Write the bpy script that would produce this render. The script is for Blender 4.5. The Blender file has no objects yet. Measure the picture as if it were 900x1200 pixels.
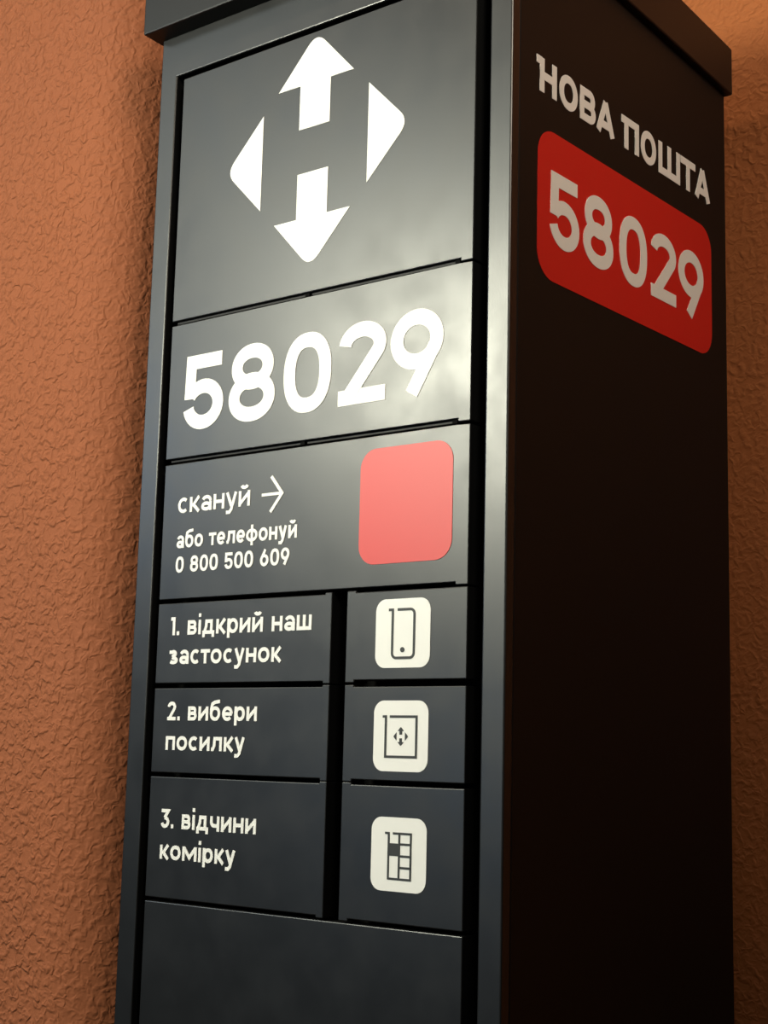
import bpy, bmesh, math, random
from mathutils import Vector, Matrix

# ------------------------------------------------------------------ camera, world, lights, exposure
sc = bpy.context.scene
COL = sc.collection
YAW, PITCH, ROLL = 0.672440432, 0.157440179, 0.0248343397
CAM = Vector((1.19728750, -1.08520411, 0.00496412))
FPX = 1774.878
fw = Vector((-math.sin(YAW) * math.cos(PITCH), math.cos(YAW) * math.cos(PITCH), math.sin(PITCH)))
r0 = Vector((math.cos(YAW), math.sin(YAW), 0.0))
u0 = r0.cross(fw)
cr, sr = math.cos(ROLL), math.sin(ROLL)
rv = cr * r0 + sr * u0
uv = -sr * r0 + cr * u0
cam_data = bpy.data.cameras.new('camera')
cam = bpy.data.objects.new('camera', cam_data)
COL.objects.link(cam)
m = Matrix((rv, uv, -fw)).transposed().to_4x4()
m.translation = CAM
cam.matrix_world = m
cam_data.sensor_fit = 'HORIZONTAL'
cam_data.sensor_width = 36.0
cam_data.lens = FPX * 36.0 / 900.0
cam_data.clip_start = 0.02
sc.camera = cam

sc.view_settings.view_transform = 'Standard'
sc.view_settings.look = 'None'
sc.view_settings.gamma = 1.0
sc.view_settings.use_curve_mapping = False
sc.view_settings.exposure = 0.0

world = bpy.data.worlds.new('world')
sc.world = world
world.use_nodes = True
wn, wl = world.node_tree.nodes, world.node_tree.links
bg = wn['Background']
tc = wn.new('ShaderNodeTexCoord')
sep = wn.new('ShaderNodeSeparateXYZ')
wl.new(tc.outputs['Generated'], sep.inputs[0])
mr = wn.new('ShaderNodeMapRange')
mr.inputs['From Min'].default_value = -1.0
mr.inputs['From Max'].default_value = 1.0
wl.new(sep.outputs['Z'], mr.inputs['Value'])
ramp = wn.new('ShaderNodeValToRGB')
cr_ = ramp.color_ramp
cr_.elements[0].position = 0.40; cr_.elements[0].color = (0.008, 0.007, 0.006, 1)
cr_.elements[1].position = 0.85; cr_.elements[1].color = (0.40, 0.37, 0.31, 1)
e = cr_.elements.new(0.5); e.color = (0.045, 0.07, 0.11, 1)
e = cr_.elements.new(0.60); e.color = (0.34, 0.35, 0.33, 1)
wl.new(mr.outputs[0], ramp.inputs[0])
wl.new(ramp.outputs[0], bg.inputs['Color'])
dotn = wn.new('ShaderNodeVectorMath'); dotn.operation = 'DOT_PRODUCT'      # open street to the left, dark passage to the right
wl.new(tc.outputs['Generated'], dotn.inputs[0]); dotn.inputs[1].default_value = (-0.60, -0.75, 0.28)
mr2 = wn.new('ShaderNodeMapRange'); mr2.interpolation_type = 'SMOOTHSTEP'
mr2.inputs['From Min'].default_value = -0.2; mr2.inputs['From Max'].default_value = 0.9
mr2.inputs['To Min'].default_value = 0.05; mr2.inputs['To Max'].default_value = 0.55
wl.new(dotn.outputs['Value'], mr2.inputs['Value'])
wl.new(mr2.outputs[0], bg.inputs['Strength'])

def aim(o, target):
    o.rotation_euler = (Vector(target) - o.location).to_track_quat('-Z', 'Y').to_euler()

def area(name, loc, target, sx, sy, power, color, spread=180):
    l = bpy.data.lights.new(name, 'AREA')
    l.shape = 'RECTANGLE'; l.size = sx; l.size_y = sy
    l.energy = power; l.color = color; l.spread = math.radians(spread)
    o = bpy.data.objects.new(name, l); COL.objects.link(o)
    o.location = loc; aim(o, target)
    return o

area('street_lamp_light', (-0.66, -1.64, 0.85), (0.25, 0.0, 0.55), 0.44, 0.20, 21.5, (1.0, 0.99, 0.80), 130)
area('overhead_lamp_light', (-1.0, -1.75, 3.3), (0.4, 0.3, 0.6), 0.12, 0.12, 30, (1.0, 0.76, 0.52))
area('warm_passage_light', (2.1, -1.2, 1.6), (0.45, 0.1, 0.72), 0.6, 0.5, 1.9, (1.0, 0.86, 0.68), 40)
area('upper_fill_light', (-2.6, -3.2, 2.3), (0.3, 0.0, 0.55), 1.6, 0.7, 14, (0.84, 0.96, 1.0))  # unseen fill added to brighten the reflection in the upper panels
area('blue_fill_light', (-2.5, -1.9, 0.95), (0.1, 0.0, 0.45), 0.8, 0.6, 9, (0.50, 0.70, 1.0))  # cool fill added for the bluish tone on panels and stickers
area('low_blue_fill_light', (-1.15, -2.3, 0.02), (0.4, 0.0, -0.05), 0.5, 0.35, 2.2, (0.45, 0.68, 1.0))  # dim low fill added to tint the lower front blue

# ------------------------------------------------------------------ materials
def principled(name):
    mt = bpy.data.materials.new(name); mt.use_nodes = True
    nt = mt.node_tree
    return mt, nt.nodes, nt.links, nt.nodes['Principled BSDF']

def mat_plaster(name, c_a, c_b, strength, corner=None):
    mt, n, l, b = principled(name)
    t = n.new('ShaderNodeTexCoord')
    warp = n.new('ShaderNodeTexNoise'); warp.inputs['Scale'].default_value = 55; warp.inputs['Detail'].default_value = 2
    l.new(t.outputs['Object'], warp.inputs['Vector'])
    mixv = n.new('ShaderNodeMixRGB'); mixv.inputs[0].default_value = 0.012
    l.new(t.outputs['Object'], mixv.inputs[1]); l.new(warp.outputs['Color'], mixv.inputs[2])
    n1 = n.new('ShaderNodeTexNoise'); n1.inputs['Scale'].default_value = 120; n1.inputs['Detail'].default_value = 1.5
    n1.inputs['Roughness'].default_value = 0.4; n1.inputs['Distortion'].default_value = 0.45
    l.new(mixv.outputs[0], n1.inputs['Vector'])
    cr = n.new('ShaderNodeValToRGB')
    cr.color_ramp.elements[0].position = 0.34; cr.color_ramp.elements[0].color = (0, 0, 0, 1)
    cr.color_ramp.elements[1].position = 0.78; cr.color_ramp.elements[1].color = (1, 1, 1, 1)
    cr.color_ramp.interpolation = 'EASE'
    l.new(n1.outputs['Fac'], cr.inputs[0])
    n2 = n.new('ShaderNodeTexNoise'); n2.inputs['Scale'].default_value = 260; n2.inputs['Detail'].default_value = 3
    l.new(t.outputs['Object'], n2.inputs['Vector'])
    add = n.new('ShaderNodeMath'); add.operation = 'MULTIPLY_ADD'; add.inputs[1].default_value = 0.30
    l.new(n2.outputs['Fac'], add.inputs[0]); l.new(cr.outputs[0], add.inputs[2])
    bump = n.new('ShaderNodeBump'); bump.inputs['Strength'].default_value = strength
    bump.inputs['Distance'].default_value = 0.0031
    if corner:                                      # bump weakened where the pier rounds over, to calm its shading contrast
        sx = n.new('ShaderNodeSeparateXYZ'); l.new(t.outputs['Object'], sx.inputs[0])
        mp = n.new('ShaderNodeMapRange'); mp.interpolation_type = 'SMOOTHSTEP'
        mp.inputs['From Min'].default_value = corner[0]; mp.inputs['From Max'].default_value = corner[1]
        mp.inputs['To Min'].default_value = strength; mp.inputs['To Max'].default_value = strength * 0.42
        l.new(sx.outputs['X'], mp.inputs['Value']); l.new(mp.outputs[0], bump.inputs['Strength'])
    l.new(add.outputs[0], bump.inputs['Height']); l.new(bump.outputs[0], b.inputs['Normal'])
    n3 = n.new('ShaderNodeTexNoise'); n3.inputs['Scale'].default_value = 3.2; n3.inputs['Detail'].default_value = 3
    l.new(t.outputs['Object'], n3.inputs['Vector'])
    cm = n.new('ShaderNodeMixRGB'); cm.inputs[1].default_value = (*c_a, 1); cm.inputs[2].default_value = (*c_b, 1)
    l.new(n3.outputs['Fac'], cm.inputs[0]); l.new(cm.outputs[0], b.inputs['Base Color'])
    b.inputs['Roughness'].default_value = 0.8
    b.inputs['Specular IOR Level'].default_value = 0.25
    return mt

def mat_paint(name, col, rough, smudge=0.0, spec=0.5):
    mt, n, l, b = principled(name)
    b.inputs['Base Color'].default_value = (*col, 1)
    b.inputs['Specular IOR Level'].default_value = spec
    t = n.new('ShaderNodeTexCoord')
    g = n.new('ShaderNodeTexNoise'); g.inputs['Scale'].default_value = 1400; g.inputs['Detail'].default_value = 1
    l.new(t.outputs['Object'], g.inputs['Vector'])
    bump = n.new('ShaderNodeBump'); bump.inputs['Strength'].default_value = 0.06; bump.inputs['Distance'].default_value = 0.0004
    l.new(g.outputs['Fac'], bump.inputs['Height']); l.new(bump.outputs[0], b.inputs['Normal'])
    if smudge:
        s = n.new('ShaderNodeTexNoise'); s.inputs['Scale'].default_value = 24; s.inputs['Detail'].default_value = 4
        s.inputs['Roughness'].default_value = 0.55
        l.new(t.outputs['Object'], s.inputs['Vector'])
        mp = n.new('ShaderNodeMapRange')
        mp.inputs['From Min'].default_value = 0.35; mp.inputs['From Max'].default_value = 0.7
        mp.inputs['To Min'].default_value = rough - smudge * 0.5; mp.inputs['To Max'].default_value = rough + smudge
        l.new(s.outputs['Fac'], mp.inputs['Value']); l.new(mp.outputs[0], b.inputs['Roughness'])
    else:
        b.inputs['Roughness'].default_value = rough
    return mt

def mat_plain(name, col, rough, spec=0.5):
    mt, n, l, b = principled(name)
    t = n.new('ShaderNodeTexCoord')
    g = n.new('ShaderNodeTexNoise'); g.inputs['Scale'].default_value = 60
    l.new(t.outputs['Object'], g.inputs['Vector'])
    cm = n.new('ShaderNodeMixRGB')
    cm.inputs[1].default_value = (*[c * 0.97 for c in col], 1); cm.inputs[2].default_value = (*col, 1)
    l.new(g.outputs['Fac'], cm.inputs[0]); l.new(cm.outputs[0], b.inputs['Base Color'])
    b.inputs['Roughness'].default_value = rough
    b.inputs['Specular IOR Level'].default_value = spec
    return mt

M_WALL = mat_plaster('orange_stucco', (0.265, 0.084, 0.036), (0.300, 0.094, 0.036), 0.85, (-0.19, -0.09))
M_BACK = mat_plaster('orange_stucco_rear', (0.38, 0.121, 0.038), (0.42, 0.131, 0.038), 0.55)
M_FLOOR = mat_plain('grey_concrete', (0.10, 0.09, 0.08), 0.85)
M_PAINT = mat_paint('charcoal_powder_coat', (0.006, 0.0064, 0.0068), 0.355, 0.04, 0.55)
M_FRAME = mat_paint('charcoal_powder_coat_frame', (0.006, 0.0064, 0.0068), 0.35, 0.03, 0.58)
M_SIDE = mat_paint('charcoal_powder_coat_side', (0.007, 0.0062, 0.0056), 0.5, 0.0, 0.22)
M_LID = mat_paint('charcoal_powder_coat_roof', (0.006, 0.0062, 0.0064), 0.40, 0.0, 0.32)
M_BLACK = mat_plain('matte_black', (0.003, 0.003, 0.003), 0.8, 0.06)  # matte black for the carcass and the blocks that stand for holes
M_WHITE = mat_plain('white_vinyl', (0.86, 0.86, 0.83), 0.45)
M_RED = mat_plain('red_vinyl', (0.62, 0.014, 0.010), 0.45)
M_INK = mat_plain('dark_grey_ink', (0.035, 0.038, 0.04), 0.5, 0.3)

# ------------------------------------------------------------------ object helpers
def link(name, bm, mat, parent=None):
    bmesh.ops.recalc_face_normals(bm, faces=bm.faces[:])
    me = bpy.data.meshes.new(name); bm.to_mesh(me); bm.free()
    me.materials.append(mat)
    o = bpy.data.objects.new(name, me); COL.objects.link(o)
    if parent: o.parent = parent
    return o

def add_box(bm, x0, x1, y0, y1, z0, z1):
    vs = [bm.verts.new((x, y, z)) for x in (x0, x1) for y in (y0, y1) for z in (z0, z1)]
    for f in ((0, 1, 3, 2), (4, 6, 7, 5), (0, 4, 5, 1), (2, 3, 7, 6), (0, 2, 6, 4), (1, 5, 7, 3)):
        bm.faces.new([vs[i] for i in f])
    return vs

def prism(bm, outline, place, d0, d1):
    """closed outline of (u, v) extruded between depths d0 (outer) and d1 (inner)"""
    a = [bm.verts.new(place(u, v, d0)) for u, v in outline]
    b = [bm.verts.new(place(u, v, d1)) for u, v in outline]
    k = len(outline)
    bm.faces.new(a); bm.faces.new(b[::-1])
    for i in range(k):
        j = (i + 1) % k
        bm.faces.new((a[j], a[i], b[i], b[j]))
    return a

def bevel_all(bm, off, seg=2):
    bmesh.ops.recalc_face_normals(bm, faces=bm.faces[:])
    bmesh.ops.bevel(bm, geom=[e for e in bm.edges if len(e.link_faces) == 2 and e.calc_face_angle(0) > 0.5],
                    offset=off, segments=seg, affect='EDGES', profile=0.5, clamp_overlap=True)

W, D = 0.470, 0.437
FLOOR = -1.25
BASE = Vector((W / 2, D / 2, FLOOR))
OFF = -BASE                                     # parts are built in world numbers, stored relative to the base
def front(u, v, d):                             # d>0 stands out of the front
    return Vector((u, -d, v)) + OFF
def side(u, v, d):                              # u = depth along the right-hand side
    return Vector((W + d, u, v)) + OFF

# ------------------------------------------------------------------ lettering drawn as strokes
def arc(cx, cy, rx, ry, a0, a1, n=20):
    return [(cx + rx * math.cos(math.radians(a0 + (a1 - a0) * i / n)),
             cy + ry * math.sin(math.radians(a0 + (a1 - a0) * i / n))) for i in range(n + 1)]

def oval(cx, cy, rx, ry, p=2.0, n=44):
    out = []
    for i in range(n):
        a = 2 * math.pi * i / n
        c, s_ = math.cos(a), math.sin(a)
        out.append((cx + rx * math.copysign(abs(c) ** (2 / p), c), cy + ry * math.copysign(abs(s_) ** (2 / p), s_)))
    return out

STROKES = [0]
def ribbon(bm, pts, closed, s, place, d0, d1):
    STROKES[0] += 1
    d0 = d0 + (STROKES[0] % 7) * 2.5e-5           # overlapping strokes never share a plane
    P = [Vector(p) for p in pts]
    n = len(P); h = s / 2
    L, R = [], []
    for i in range(n):
        if closed:
            a, b = P[i] - P[i - 1], P[(i + 1) % n] - P[i]
        else:
            a = P[i] - P[i - 1] if i > 0 else P[1] - P[0]
            b = P[i + 1] - P[i] if i < n - 1 else a
        a = a.normalized(); b = b.normalized()
        na, nb = Vector((-a.y, a.x)), Vector((-b.y, b.x))
        mm = na + nb
        if mm.length < 1e-6: mm = na.copy()
        mm.normalize()
        k = h / max(mm.dot(na), 0.30)
        L.append(P[i] + mm * k); R.append(P[i] - mm * k)
    va = [[bm.verts.new(place(q.x, q.y, d)) for q in X] for X in (L, R) for d in (d0, d1)]
    lo, li, ro, ri = va
    rng = range(n) if closed else range(n - 1)
    for i in rng:
        j = (i + 1) % n
        bm.faces.new((lo[i], ro[i], ro[j], lo[j]))
        bm.faces.new((li[i], lo[i], lo[j], li[j]))
        bm.faces.new((ro[i], ri[i], ri[j], ro[j]))
    if not closed:
        bm.faces.new((lo[0], li[0], ri[0], ro[0]))
        bm.faces.new((lo[-1], ro[-1], ri[-1], li[-1]))

# every glyph: (advance width, function(w, h, s) -> list of (points, closed)); w, h outer box, s stroke
def g_0(w, h, s): return [(oval(w/2, h/2, (w-s)/2, (h-s)/2 + s*.04, 2.35), True)]
def g_o(w, h, s): return [(oval(w/2, h/2, (w-s)/2, (h-s)/2 + s*.06, 2.1), True)]
def g_1(w, h, s): return [([(w-s/2, 0), (w-s/2, h-s/2), (0, h-s/2)], False)]
def g_2(w, h, s):
    a = s/2; ry = h*0.29 - a; cy = h - a - ry + s*.04
    return [(arc(w/2, cy, w/2-a, ry, 176, -30, 24) + [(a*1.7, a*1.15)], False), ([(0, a), (w, a)], False)]
def g_3(w, h, s):
    a = s/2; ry = h*0.315 - a; cy = ry + a
    return [([(0.06*w, h-a), (w*0.86, h-a), (w*0.44, cy+ry)], False),
            (arc(w/2, cy, w/2-a, ry, 100, -165, 26), False)]
def g_5(w, h, s):
    a = s/2; ry = h*0.335 - a; cy = ry + a - s*.04
    return [([(w*0.93, h-a), (w*0.045+a, h-a), (w*0.025+a, h*0.415)], False),
            (arc(w/2, cy, w/2-a, ry, 150, -170, 30), False)]
def g_6(w, h, s):
    a = s/2; r = w/2-a; cy = h*0.355
    return [(oval(w/2, cy, r, h*0.355-a+s*.04, 2.0), True), ([(w*0.58, h), (a*1.05+w*0.03, cy+h*0.10)], False)]
def g_9(w, h, s):
    return [([(w-x, h-y) for x, y in p], c) for p, c in g_6(w, h, s)]
def g_8(w, h, s):
    a = s/2; h1 = h*0.585; h2 = h*0.62
    return [(oval(w/2, h-h1/2, w*0.455-a, h1/2-a+s*.04, 2.1), True), (oval(w/2, h2/2, w/2-a, h2/2-a+s*.04, 2.1), True)]
def g_dot(w, h, s): return [([(w/2, 0), (w/2, s*1.12)], False)]
def g_s(w, h, s): return [(arc(w/2, h/2, (w-s)/2, (h-s)/2+s*.05, 48, 312, 26), False)]
def g_k(w, h, s):
    a = s/2
    return [([(a, 0), (a, h)], False), ([(a, h*.47), (w*.42, h*.47)], False),
            ([(w-a*1.1, h), (w*.36, h*.47), (w-a*.9, 0)], False)]
def g_a(w, h, s):
    a = s/2
    return [([(w-a, 0), (w-a, h*.60)] , False), (arc(w/2, h*.62, w/2-a, h*.38-a+s*.04, 0, 158, 18), False),
            (oval(w*.46, h*.29, w*.46-a, h*.29-a+s*.04, 2.2), True)]
def g_n(w, h, s):
    a = s/2
    return [([(a, 0), (a, h)], False), ([(w-a, 0), (w-a, h)], False), ([(a, h*.5), (w-a, h*.5)], False)]
def g_u(w, h, s):
    a = s/2
    return [([(a*1.15, h), (w*.52, h*.10)], False),
            ([(w-a*1.15, h), (w*.50, -h*.13), (w*.34, -h*.29), (w*.06, -h*.285)], False)]
def g_y(w, h, s):
    a = s/2
    return [([(a, h), (a, 0)], False), ([(w-a, h), (w-a, 0)], False), ([(a, a*1.2), (w-a, h-a*1.2)], False)]
def g_j(w, h, s):
    return g_y(w, h, s) + [(arc(w/2, h*1.37, w*.25, h*.16, 190, 350, 12), False)]
def g_b(w, h, s):
    a = s/2
    return [(oval(w/2, h*.5, w/2-a, h*.5-a+s*.04, 2.1), True),
            ([(a, h*.5), (a*1.05, h*.85), (w*.22, h*1.18), (w*.46, h*1.30), (w*.94, h*1.36)], False)]
def g_t(w, h, s):
    a = s/2
    return [([(0, h-a), (w, h-a)], False), ([(w/2, 0), (w/2, h)], False)]
def g_e(w, h, s):
    return [(arc(w/2, h/2, (w-s)/2, (h-s)/2+s*.05, 0, 318, 30), False), ([(s/2, h*.48), (w-s/4, h*.48)], False)]
def g_l(w, h, s):
    a = s/2
    return [([(w-a, 0), (w-a, h-a), (w*.30, h-a), (w*.27, h*.38), (w*.16, a), (0, a)], False)]
def g_f(w, h, s):
    return [(oval(w/2, h/2, (w-s)/2, (h-s)/2, 2.1), True), ([(w/2, -h*.28), (w/2, h*1.32)], False)]
def g_v(w, h, s):
    a = s/2; q = h*.51
    return [([(a, 0), (a, h)], False),
            ([(0, h-a)] + arc(w*.62, (h-a+q)/2, w*.32-a, (h-a-q)/2, 90, -90, 12) + [(a, q)], False),
            ([(a, q)] + arc(w*.62, (q+a)/2, w*.38-a, (q-a)/2, 90, -90, 12) + [(0, a)], False)]
def g_i(w, h, s):
    return [([(w/2, 0), (w/2, h)], False), ([(w/2, h*1.20), (w/2, h*1.20+s*1.05)], False)]
def g_d(w, h, s):
    a = s/2
    return [([(w*.16, a), (w*.30, h*.55), (w*.32, h-a), (w*.84-a, h-a), (w*.84-a, a)], False),
            ([(a, -h*.22), (a, a), (w-a, a), (w-a, -h*.22)], False)]
def g_r(w, h, s):
    a = s/2
    return [([(a, -h*.32), (a, h)], False), (oval(w*.53, h/2, w*.47-a, h/2-a+s*.04, 2.1), True)]
def g_w(w, h, s):
    a = s/2
    return [([(a, h), (a, a), (w-a, a), (w-a, h)], False), ([(w/2, 0), (w/2, h)], False)]
def g_z(w, h, s):
    a = s/2
    return [([(0, h*.86)] + arc(w*.46, h*.745, w*.40-a, h*.255-a+s*.03, 130, -90, 14) + [(w*.34, h*.5)], False),
            ([(w*.34, h*.5)] + arc(w*.47, h*.27, w*.53-a, h*.27-a+s*.03, 90, -148, 18), False)]
def g_p(w, h, s):
    a = s/2
    return [([(a, 0), (a, h-a), (w-a, h-a), (w-a, 0)], False)]
def g_c(w, h, s):
    a = s/2
    return [([(w-a, 0), (w-a, h)], False),
            ([(a, h)] + arc(w*.40, h*.62, w*.40-a, h*.25, 180, 270, 8) + [(w-a, h*.37)], False)]
def g_m(w, h, s):
    a = s/2
    return [([(a*1.25, h-a*.55), (w/2, h*.24), (w-a*1.25, h-a*.55)], False),
            ([(a, 0), (a, h)], False), ([(w-a, 0), (w-a, h)], False)]
def g_N(w, h, s):                                # capital with the small flag at the top left
    a = s/2; t = w*.16
    return [([(0, h-a*.9), (t+s*.5, h-a*.9)], False), ([(t+a, 0), (t+a, h)], False), ([(w-a, 0), (w-a, h)], False), ([(t, h*.5), (w-a, h*.5)], False)]
def g_P(w, h, s):
    a = s/2; t = w*.17
    return [([(0, h-a), (w, h-a)], False), ([(t+a, 0), (t+a, h)], False), ([(w-a, 0), (w-a, h)], False)]
def g_A(w, h, s):
    a = s/2
    return [([(a*1.1, 0), (w/2, h-a*.2)], False), ([(w-a*1.1, 0), (w/2, h-a*.2)], False), ([(w*.2, h*.27), (w*.8, h*.27)], False)]

GL = {'0': (.92, g_0), '1': (.42, g_1), '2': (.84, g_2), '3': (.84, g_3), '5': (.88, g_5), '6': (.88, g_6), '8': (.90, g_8),
      '9': (.88, g_9), '.': (.26, g_dot), 'с': (.96, g_s), 'к': (.92, g_k), 'а': (.90, g_a), 'н': (.94, g_n), 'у': (.98, g_u),
      'й': (.96, g_j), 'и': (.96, g_y), 'б': (1.0, g_b), 'о': (1.02, g_o), 'т': (.88, g_t), 'е': (1.0, g_e), 'л': (1.0, g_l),
      'ф': (1.32, g_f), 'в': (.86, g_v), 'і': (.24, g_i), 'д': (1.12, g_d), 'р': (.98, g_r), 'ш': (1.26, g_w), 'з': (.84, g_z),
      'п': (.92, g_p), 'ч': (.88, g_c), 'м': (1.40, g_m)}
VINYL = 0.0005

KERN = {'с': (0, -.07), 'т': (-.07, -.07), 'у': (-.06, -.04), 'к': (0, -.06), 'ф': (-.03, -.03), '1': (.05, 0)}
def text_line(bm, txt, x0, x1, base, xh, dh, s, place, d0, d1, gap=.17, space=.46):
    adv = []
    for c in txt:
        adv.append(space if c == ' ' else GL[c][0])
    raw = sum(adv) + gap * (len(txt) - 1) + sum(sum(KERN.get(c, (0, 0))) for c in txt)
    k = (x1 - x0) / raw
    x = x0
    for c, a in zip(txt, adv):
        kb, ka = KERN.get(c, (0, 0)); x += kb * k
        if c != ' ':
            hh = dh if c in '0123456789' else xh
            for pts, closed in GL[c][1](a * k, hh, s):
                ribbon(bm, [(x + px, base + py) for px, py in pts], closed, s, place, d0, d1)
        x += (a + gap + ka) * k

def boxes_text(bm, items, s, place, d0, d1):
    for fn, x0, x1, z0, z1 in items:
        for pts, closed in fn(x1 - x0, z1 - z0, s):
            ribbon(bm, [(x0 + px, z0 + py) for px, py in pts], closed, s, place, d0, d1)

def rrect(x0, x1, z0, z1, r, n=8):
    out = []
    for cx, cz, a in ((x1-r, z1-r, 0), (x0+r, z1-r, 90), (x0+r, z0+r, 180), (x1-r, z0+r, 270)):
        out += arc(cx, cz, r, r, a, a + 90, n)
    return out

def round_corner(p0, p1, p2, r, n=8):
    """the corner at p1 rounded with a quadratic curve starting r before it"""
    p0, p1, p2 = Vector(p0), Vector(p1), Vector(p2)
    a = p1 + (p0 - p1).normalized() * r; b = p1 + (p2 - p1).normalized() * r
    return [tuple((1-t)**2 * a + 2*t*(1-t) * p1 + t*t * b) for t in [i / n for i in range(n + 1)]]

def emblem(bm, cx, cz, k, place, d0, d1):
    """four arrows around an H-shaped space; k scales the full-size mark"""
    def put(pts): prism(bm, [(cx + x * k, cz + z * k) for x, z in pts], place, d0, d1)
    for sg in (1, -1):
        tip = round_corner((.0503, .0715*1), (0, .1250), (-.0503, .0715), .0165)
        pts = [(-.0203, .0715), (-.0203, .0238), (.0203, .0238), (.0203, .0715), (.0503, .0715)] + tip + [(-.0503, .0715)]
        put([(x, z * sg) for x, z in pts])
        tip = round_corner((.0705, .0517), (.1215, 0), (.0705, -.0517), .0160)
        put([(x * sg, z) for x, z in [(.0705, -.0517), (.0705, .0517)] + tip])

# ------------------------------------------------------------------ the setting
def struct(name, bm, mat):
    o = link(name, bm, mat); o['kind'] = 'structure'; return o
YW, YB = 0.040, 0.500
bm = bmesh.new()                                   # pier corner rounded towards the recess, shaped to shade the band beside the locker
RC = 0.10
ol = [(-3.0, YB), (-3.0, YW)] + [(-0.068 - RC + RC * math.sin(t), YW + RC - RC * math.cos(t)) for t in [math.pi / 2 * (i / 40) ** 1.25 for i in range(41)]] + [(-0.068, YB)]
prism(bm, ol, lambda x, y, d: Vector((x, y, d)), 2.2, FLOOR)
for f in bm.faces: f.smooth = len(f.verts) == 4 and f.calc_area() < 0.1
for q in bm.edges: q.smooth = all(f.smooth for f in q.link_faces)      # crisp where the rounding meets caps and flats
struct('wall_left', bm, M_WALL)
bm = bmesh.new(); add_box(bm, -3.0, 3.2, YB, YB + 0.2, FLOOR, 2.2)
struct('wall_back', bm, M_BACK)
bm = bmesh.new(); add_box(bm, -4.0, 4.0, -4.5, YB + 0.2, FLOOR - 0.1, FLOOR)
struct('floor', bm, M_FLOOR)

# ------------------------------------------------------------------ the parcel locker
locker = bpy.data.objects.new('parcel_locker', None)
COL.objects.link(locker); locker.location = BASE
locker['label'] = 'tall charcoal metal parcel locker with white lettering standing against orange stucco wall'
locker['category'] = 'parcel locker'

def zb(y): return 0.785 - 0.055 * y              # underside of the sloping roof cap
def zt(y): return 0.849 - 0.072 * y
def shell_top(y): return zb(y) + 0.004

# side panels and back
def side_sheet(x0, x1):
    bm = bmesh.new()
    pts = [(0.0125, FLOOR + .03), (D, FLOOR + .03), (D, shell_top(D)), (0.0125, shell_top(0.0125))]
    a = [bm.verts.new(Vector((x0, y, z)) + OFF) for y, z in pts]; b = [bm.verts.new(Vector((x1, y, z)) + OFF) for y, z in pts]
    bm.faces.new(a); bm.faces.new(b[::-1])
    for i in range(4):
        j = (i + 1) % 4; bm.faces.new((a[j], a[i], b[i], b[j]))
    bevel_all(bm, 0.0012)
    return bm
sp_right = link('side_panel', side_sheet(W - 0.02, W), M_SIDE, locker)
link('side_panel', side_sheet(0.0, 0.02), M_SIDE, locker)
bm = bmesh.new(); v = add_box(bm, 0.02, W - .02, D - .015, D - .001, FLOOR + .03, shell_top(D) - .004)
for q in v: q.co += OFF
link('back_panel', bm, M_SIDE, locker)
bm = bmesh.new(); v = add_box(bm, 0.02, W - .02, 0.034, D - .015, FLOOR + .04, shell_top(D) - .02)
for q in v: q.co += OFF
link('inner_carcass', bm, M_BLACK, locker)
bm = bmesh.new(); v = add_box(bm, 0.015, W - .015, 0.012, D - .012, FLOOR, FLOOR + .035)
for q in v: q.co += OFF
bevel_all(bm, .003)
link('plinth', bm, M_SIDE, locker)

# front frame: stiles, rail and sill cut from one folded sheet
FL, FR, FT, FB = 0.0255, 0.4453, 0.7370, -1.190
bm = bmesh.new()
top = shell_top(0)
o_ = [(0, FLOOR + .03), (W, FLOOR + .03), (W, top), (0, top)]
i_ = [(FL, FB), (FR, FB), (FR, FT), (FL, FT)]
dp = 0.034
vo = [[bm.verts.new(front(u, z, -d)) for u, z in P] for P in (o_, i_) for d in (0, .0125 if P is o_ else dp)]
of, ob, if_, ib = vo
for i in range(4):
    j = (i + 1) % 4
    bm.faces.new((of[i], of[j], if_[j], if_[i]))
    bm.faces.new((ob[i], of[i], of[j], ob[j]))
    bm.faces.new((if_[i], if_[j], ib[j], ib[i]))
    bm.faces.new((ob[i], ob[j], ib[j], ib[i]))
bevel_all(bm, 0.0018, 3)
link('front_frame', bm, M_FRAME, locker)

# roof cap
bm = bmesh.new()
x0, x1, y0, y1 = -0.008, W + 0.008, -0.0225, 0.4425
vb = [bm.verts.new(Vector((x, y, zb(y))) + OFF) for x, y in ((x0, y0), (x1, y0), (x1, y1), (x0, y1))]
vt = [bm.verts.new(Vector((x, y, zt(y))) + OFF) for x, y in ((x0, y0), (x1, y0), (x1, y1), (x0, y1))]
bm.faces.new(vb[::-1]); bm.faces.new(vt)
for i in range(4):
    j = (i + 1) % 4; bm.faces.new((vb[i], vb[j], vt[j], vt[i]))
bevel_all(bm, 0.0018, 2)
link('roof_cap', bm, M_LID, locker)

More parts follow.
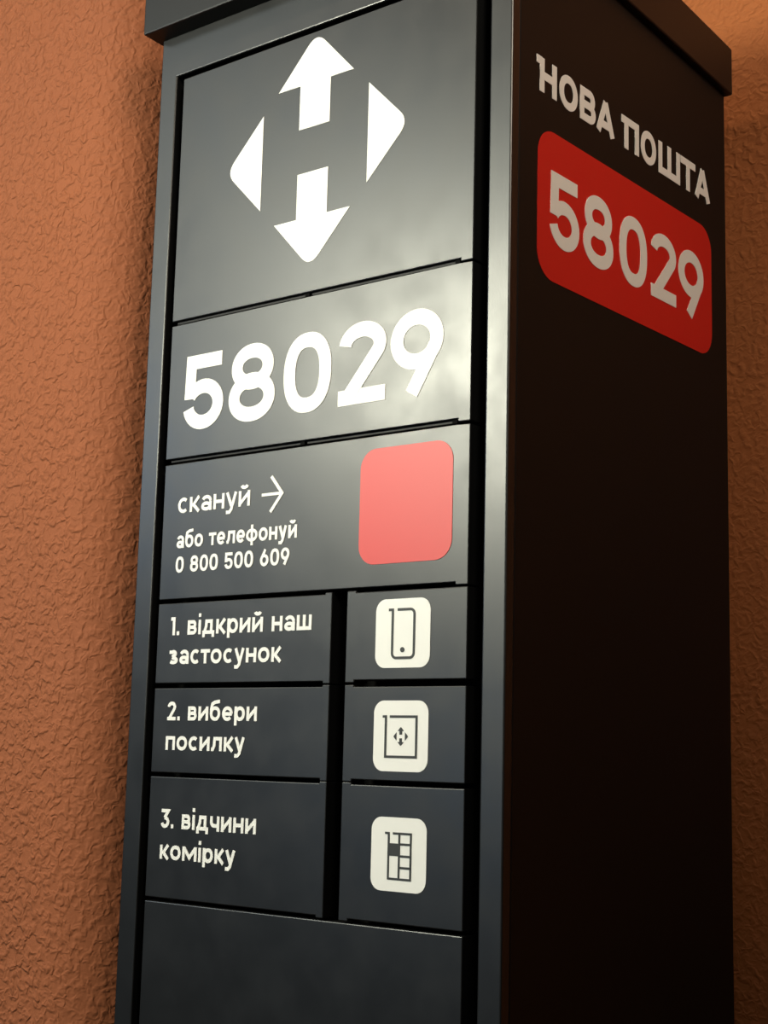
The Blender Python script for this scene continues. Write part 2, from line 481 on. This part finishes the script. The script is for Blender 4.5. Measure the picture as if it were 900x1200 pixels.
# doors
TH = 0.020
def door(x0, x1, z0, z1, tab_left=0, tab_right=0, tt=.0018, tbm=.0022, hole_xs=()):
    """sheet-metal door: top and bottom edges step back except at the corner tabs"""
    xl, xr = x0 + tab_left, x1 - tab_right
    o = []
    if tab_left: o += [(x0, z0 - tbm), (xl, z0 - tbm), (xl, z0)]
    else: o += [(x0, z0)]
    if tab_right: o += [(xr, z0), (xr, z0 - tbm), (x1, z0 - tbm), (x1, z1 + tt), (xr, z1 + tt), (xr, z1)]
    else: o += [(x1, z0), (x1, z1)]
    if tab_left: o += [(xl, z1), (xl, z1 + tt), (x0, z1 + tt)]
    else: o += [(x0, z1)]
    bm = bmesh.new()
    prism(bm, o, front, 0.0, -TH)
    bevel_all(bm, 0.0009, 2)
    d = link('door', bm, M_PAINT, locker)
    if hole_xs:                                    # hem lip added behind the lower edge to catch light in the gap
        bm = bmesh.new(); v = add_box(bm, x0 + .004, xr - .0012, 0.0040, 0.0075, z0 - .0031, z0 + .0005)
        for q in v: q.co += OFF
        bevel_all(bm, .0005, 1)
        link('hem', bm, M_SIDE, d)
    for bx in hole_xs:  # black blocks standing in for the dark holes along the gap
        bm = bmesh.new(); v = add_box(bm, bx - .0030, bx + .0030, 0.0012, 0.012, z0 - .0042, z0 - .0002)
        for q in v: q.co += OFF
        bevel_all(bm, .0004, 1)
        link('hole_block', bm, M_BLACK, d)
    return d

DL, DR = 0.0370, 0.4297
d_logo = door(DL, DR, .4545, .7308, 0, .0140, 0.0, .0030, (.228, .4115))
d_num = door(DL, DR, .3040, .4497, 0, .0140, 0.0, .0030, (.228, .4115))
d_info = door(DL, DR, .1557, .2982, 0, .0140, 0.0, .0025)
ML, MR = 0.2732, 0.2916
d1l = door(DL, ML, .0695, .1515, 0, .0090)
d1r = door(MR, DR, .0702, .1515, .0110, 0)
d2l = door(DL, ML, -.0205, .0645, 0, .0090)
d2r = door(MR, DR, -.0200, .0642, .0110, 0)
d3l = door(DL, ML, -.1440, -.0247, 0, .0090)
d3r = door(MR, DR, -.1440, -.0245, .0110, 0)
door(DL, DR, FB + .006, -.1480, 0, 0)

def decal(name, fill, mat, parent, label=None):
    bm = bmesh.new(); fill(bm); o = link(name, bm, mat, parent)
    if label: o['label'] = label
    return o

decal('emblem', lambda b: emblem(b, .2310, .6045, 1.0, front, VINYL, 0), M_WHITE, d_logo, 'white emblem of four arrows around an H')
BZ0, BZ1 = .3322, .4122
decal('number_lettering', lambda b: boxes_text(b, [
    (g_5, .0603, .1186, BZ0, BZ1), (g_8, .1266, .1903, BZ0, BZ1), (g_0, .2018, .2638, BZ0, BZ1),
    (g_2, .2732, .3313, BZ0, BZ1), (g_9, .3365, .3983, BZ0 + .0015, BZ1 + .0015)], .0152, front, VINYL, 0), M_WHITE, d_num, 'white number 58029')
decal('lettering', lambda b: text_line(b, 'скануй', .0596, .1620, .2453, .0158, .02, .0035, front, VINYL, 0), M_WHITE, d_info, 'white word скануй')
def arrow_sign(b):
    ribbon(b, [(.1780, .2543), (.2048, .2543)], False, .0030, front, VINYL, 0)
    ribbon(b, [(.1902, .2722), (.2052, .2543), (.1902, .2364)], False, .0035, front, VINYL, 0)
decal('arrow', arrow_sign, M_WHITE, d_info, 'thin white arrow pointing right')
decal('lettering', lambda b: text_line(b, 'або телефонуй', .0600, .2262, .2086, .0130, .016, .0031, front, VINYL, 0), M_WHITE, d_info, 'white words або телефонуй')
decal('lettering', lambda b: text_line(b, '0 800 500 609', .0600, .2176, .1830, .0128, .0166, .0031, front, VINYL, 0, .17, .40), M_WHITE, d_info, 'white telephone number 0 800 500 609')
decal('red_sticker', lambda b: prism(b, rrect(.3042, .4116, .1767, .2862, .0185), front, VINYL, 0), M_RED, d_info, 'red square sticker with rounded corners')

def two_lines(parent, l1, l2, lab):
    def f(b):
        text_line(b, *l1, .0035, front, VINYL, 0)
        text_line(b, *l2, .0035, front, VINYL, 0)
    decal('lettering', f, M_WHITE, parent, lab)
two_lines(d1l, ('1. відкрий наш', .0565, .2489, .1185, .0146, .0186), ('застосунок', .0571, .2111, .0889, .0143, .018), 'white words 1. відкрий наш застосунок')
two_lines(d2l, ('2. вибери', .0580, .1824, .0320, .0140, .0187), ('посилку', .0573, .1672, .0022, .0139, .018), 'white words 2. вибери посилку')
two_lines(d3l, ('3. відчини', .0556, .1866, -.0753, .0145, .0187), ('комірку', .0564, .1606, -.1059, .0139, .018), 'white words 3. відчини комірку')

def icon_sticker(parent, x0, x1, z0, z1, lab):
    decal('icon_sticker', lambda b: prism(b, rrect(x0, x1, z0, z1, .0112), front, VINYL, 0), M_WHITE, parent, lab)
IK0, IK1 = VINYL + .0004, VINYL - .0001
icon_sticker(d1r, .3274, .3897, .0809, .1436, 'white rounded sticker behind the phone icon')
icon_sticker(d2r, .3279, .3896, -.0116, .0515, 'white rounded sticker behind the box icon')
icon_sticker(d3r, .3285, .3902, -.1161, -.0518, 'white rounded sticker behind the locker icon')
def ico_phone(b):
    s = .0024; l, r, z0, z1 = .3470, .3718, .0898, .1337
    c = .0045
    path = [(.3525, z1)] + arc(r - c, z1 - c, c, c, 90, 0, 6) + arc(r - c, z0 + c, c, c, 0, -90, 6) + arc(l + c, z0 + c, c, c, 270, 180, 6) + [(l, z1), (l - .0046, z1)]
    ribbon(b, path, False, s, front, IK0, IK1)
    prism(b, arc(.3588, .0971, .0024, .0024, 0, 345, 23), front, IK0, IK1)
decal('phone_icon', ico_phone, M_INK, d1r, 'dark grey outline of a phone')
def ico_box(b):
    s = .0022; l, r, z0, z1 = .3419, .3766, .0014, .0372
    ribbon(b, [(.3464, z1), (r, z1), (r, z0), (l, z0), (l, z1), (l - .0036, z1)], False, s, front, IK0, IK1)
    emblem(b, .3592, .0195, .0685, front, IK0, IK1)
decal('box_icon', ico_box, M_INK, d2r, 'dark grey outline of a box with a small four-arrow mark')
def ico_cells(b):
    s = .0019; l, r, z0, z1 = .3483, .3731, -.1052, -.0657; mx = .3602
    ribbon(b, [(.3530, z1), (r, z1), (r, z0), (l, z0), (l, z1), (l - .0042, z1)], False, s, front, IK0, IK1)
    ribbon(b, [(mx, z0), (mx, z1)], False, s, front, IK0, IK1)
    for z in (-.0749, -.0852, -.0952):
        ribbon(b, [(mx, z), (r, z)], False, s, front, IK0, IK1)
    prism(b, [(l - .0009, -.0853), (mx, -.0853), (mx, -.0744), (l - .0009, -.0744)], front, IK0, IK1)
decal('locker_icon', ico_cells, M_INK, d3r, 'dark grey grid of locker cells with one filled in')

# right-hand side: name, red plate and number
SZ0, SZ1 = .6195, .6538
decal('name_lettering', lambda b: boxes_text(b, [
    (g_N, .0403, .0758, SZ0 + .0012, SZ1 + .001), (g_o, .0806, .1138, SZ0, SZ1), (g_v, .1182, .1482, SZ0, SZ1), (g_A, .1492, .1860, SZ0, SZ1),
    (g_P, .1993, .2354, SZ0 - .001, SZ1 - .001), (g_o, .2398, .2725, SZ0 - .002, SZ1 - .001), (g_w, .2782, .3262, SZ0 - .003, SZ1 - .002),
    (g_t, .3278, .3622, SZ0 - .003, SZ1 - .002), (g_A, .3607, .3977, SZ0 - .003, SZ1 - .002)], .0080, side, VINYL, 0), M_WHITE, sp_right, 'cream white words НОВА ПОШТА')
decal('red_plate', lambda b: prism(b, rrect(.0438, .3990, .4412, .5872, .027), side, VINYL, 0), M_RED, sp_right, 'red rounded plate')
NZ0, NZ1 = .4770, .5490
decal('number_lettering', lambda b: boxes_text(b, [
    (g_5, .0641, .1172, NZ0, NZ1), (g_8, .1250, .1819, NZ0, NZ1), (g_0, .1946, .2510, NZ0, NZ1),
    (g_2, .2597, .3146, NZ0, NZ1), (g_9, .3204, .3786, NZ0, NZ1)], .0135, side, VINYL + .0005, VINYL - .0001), M_WHITE, sp_right, 'cream white number 58029 on red')
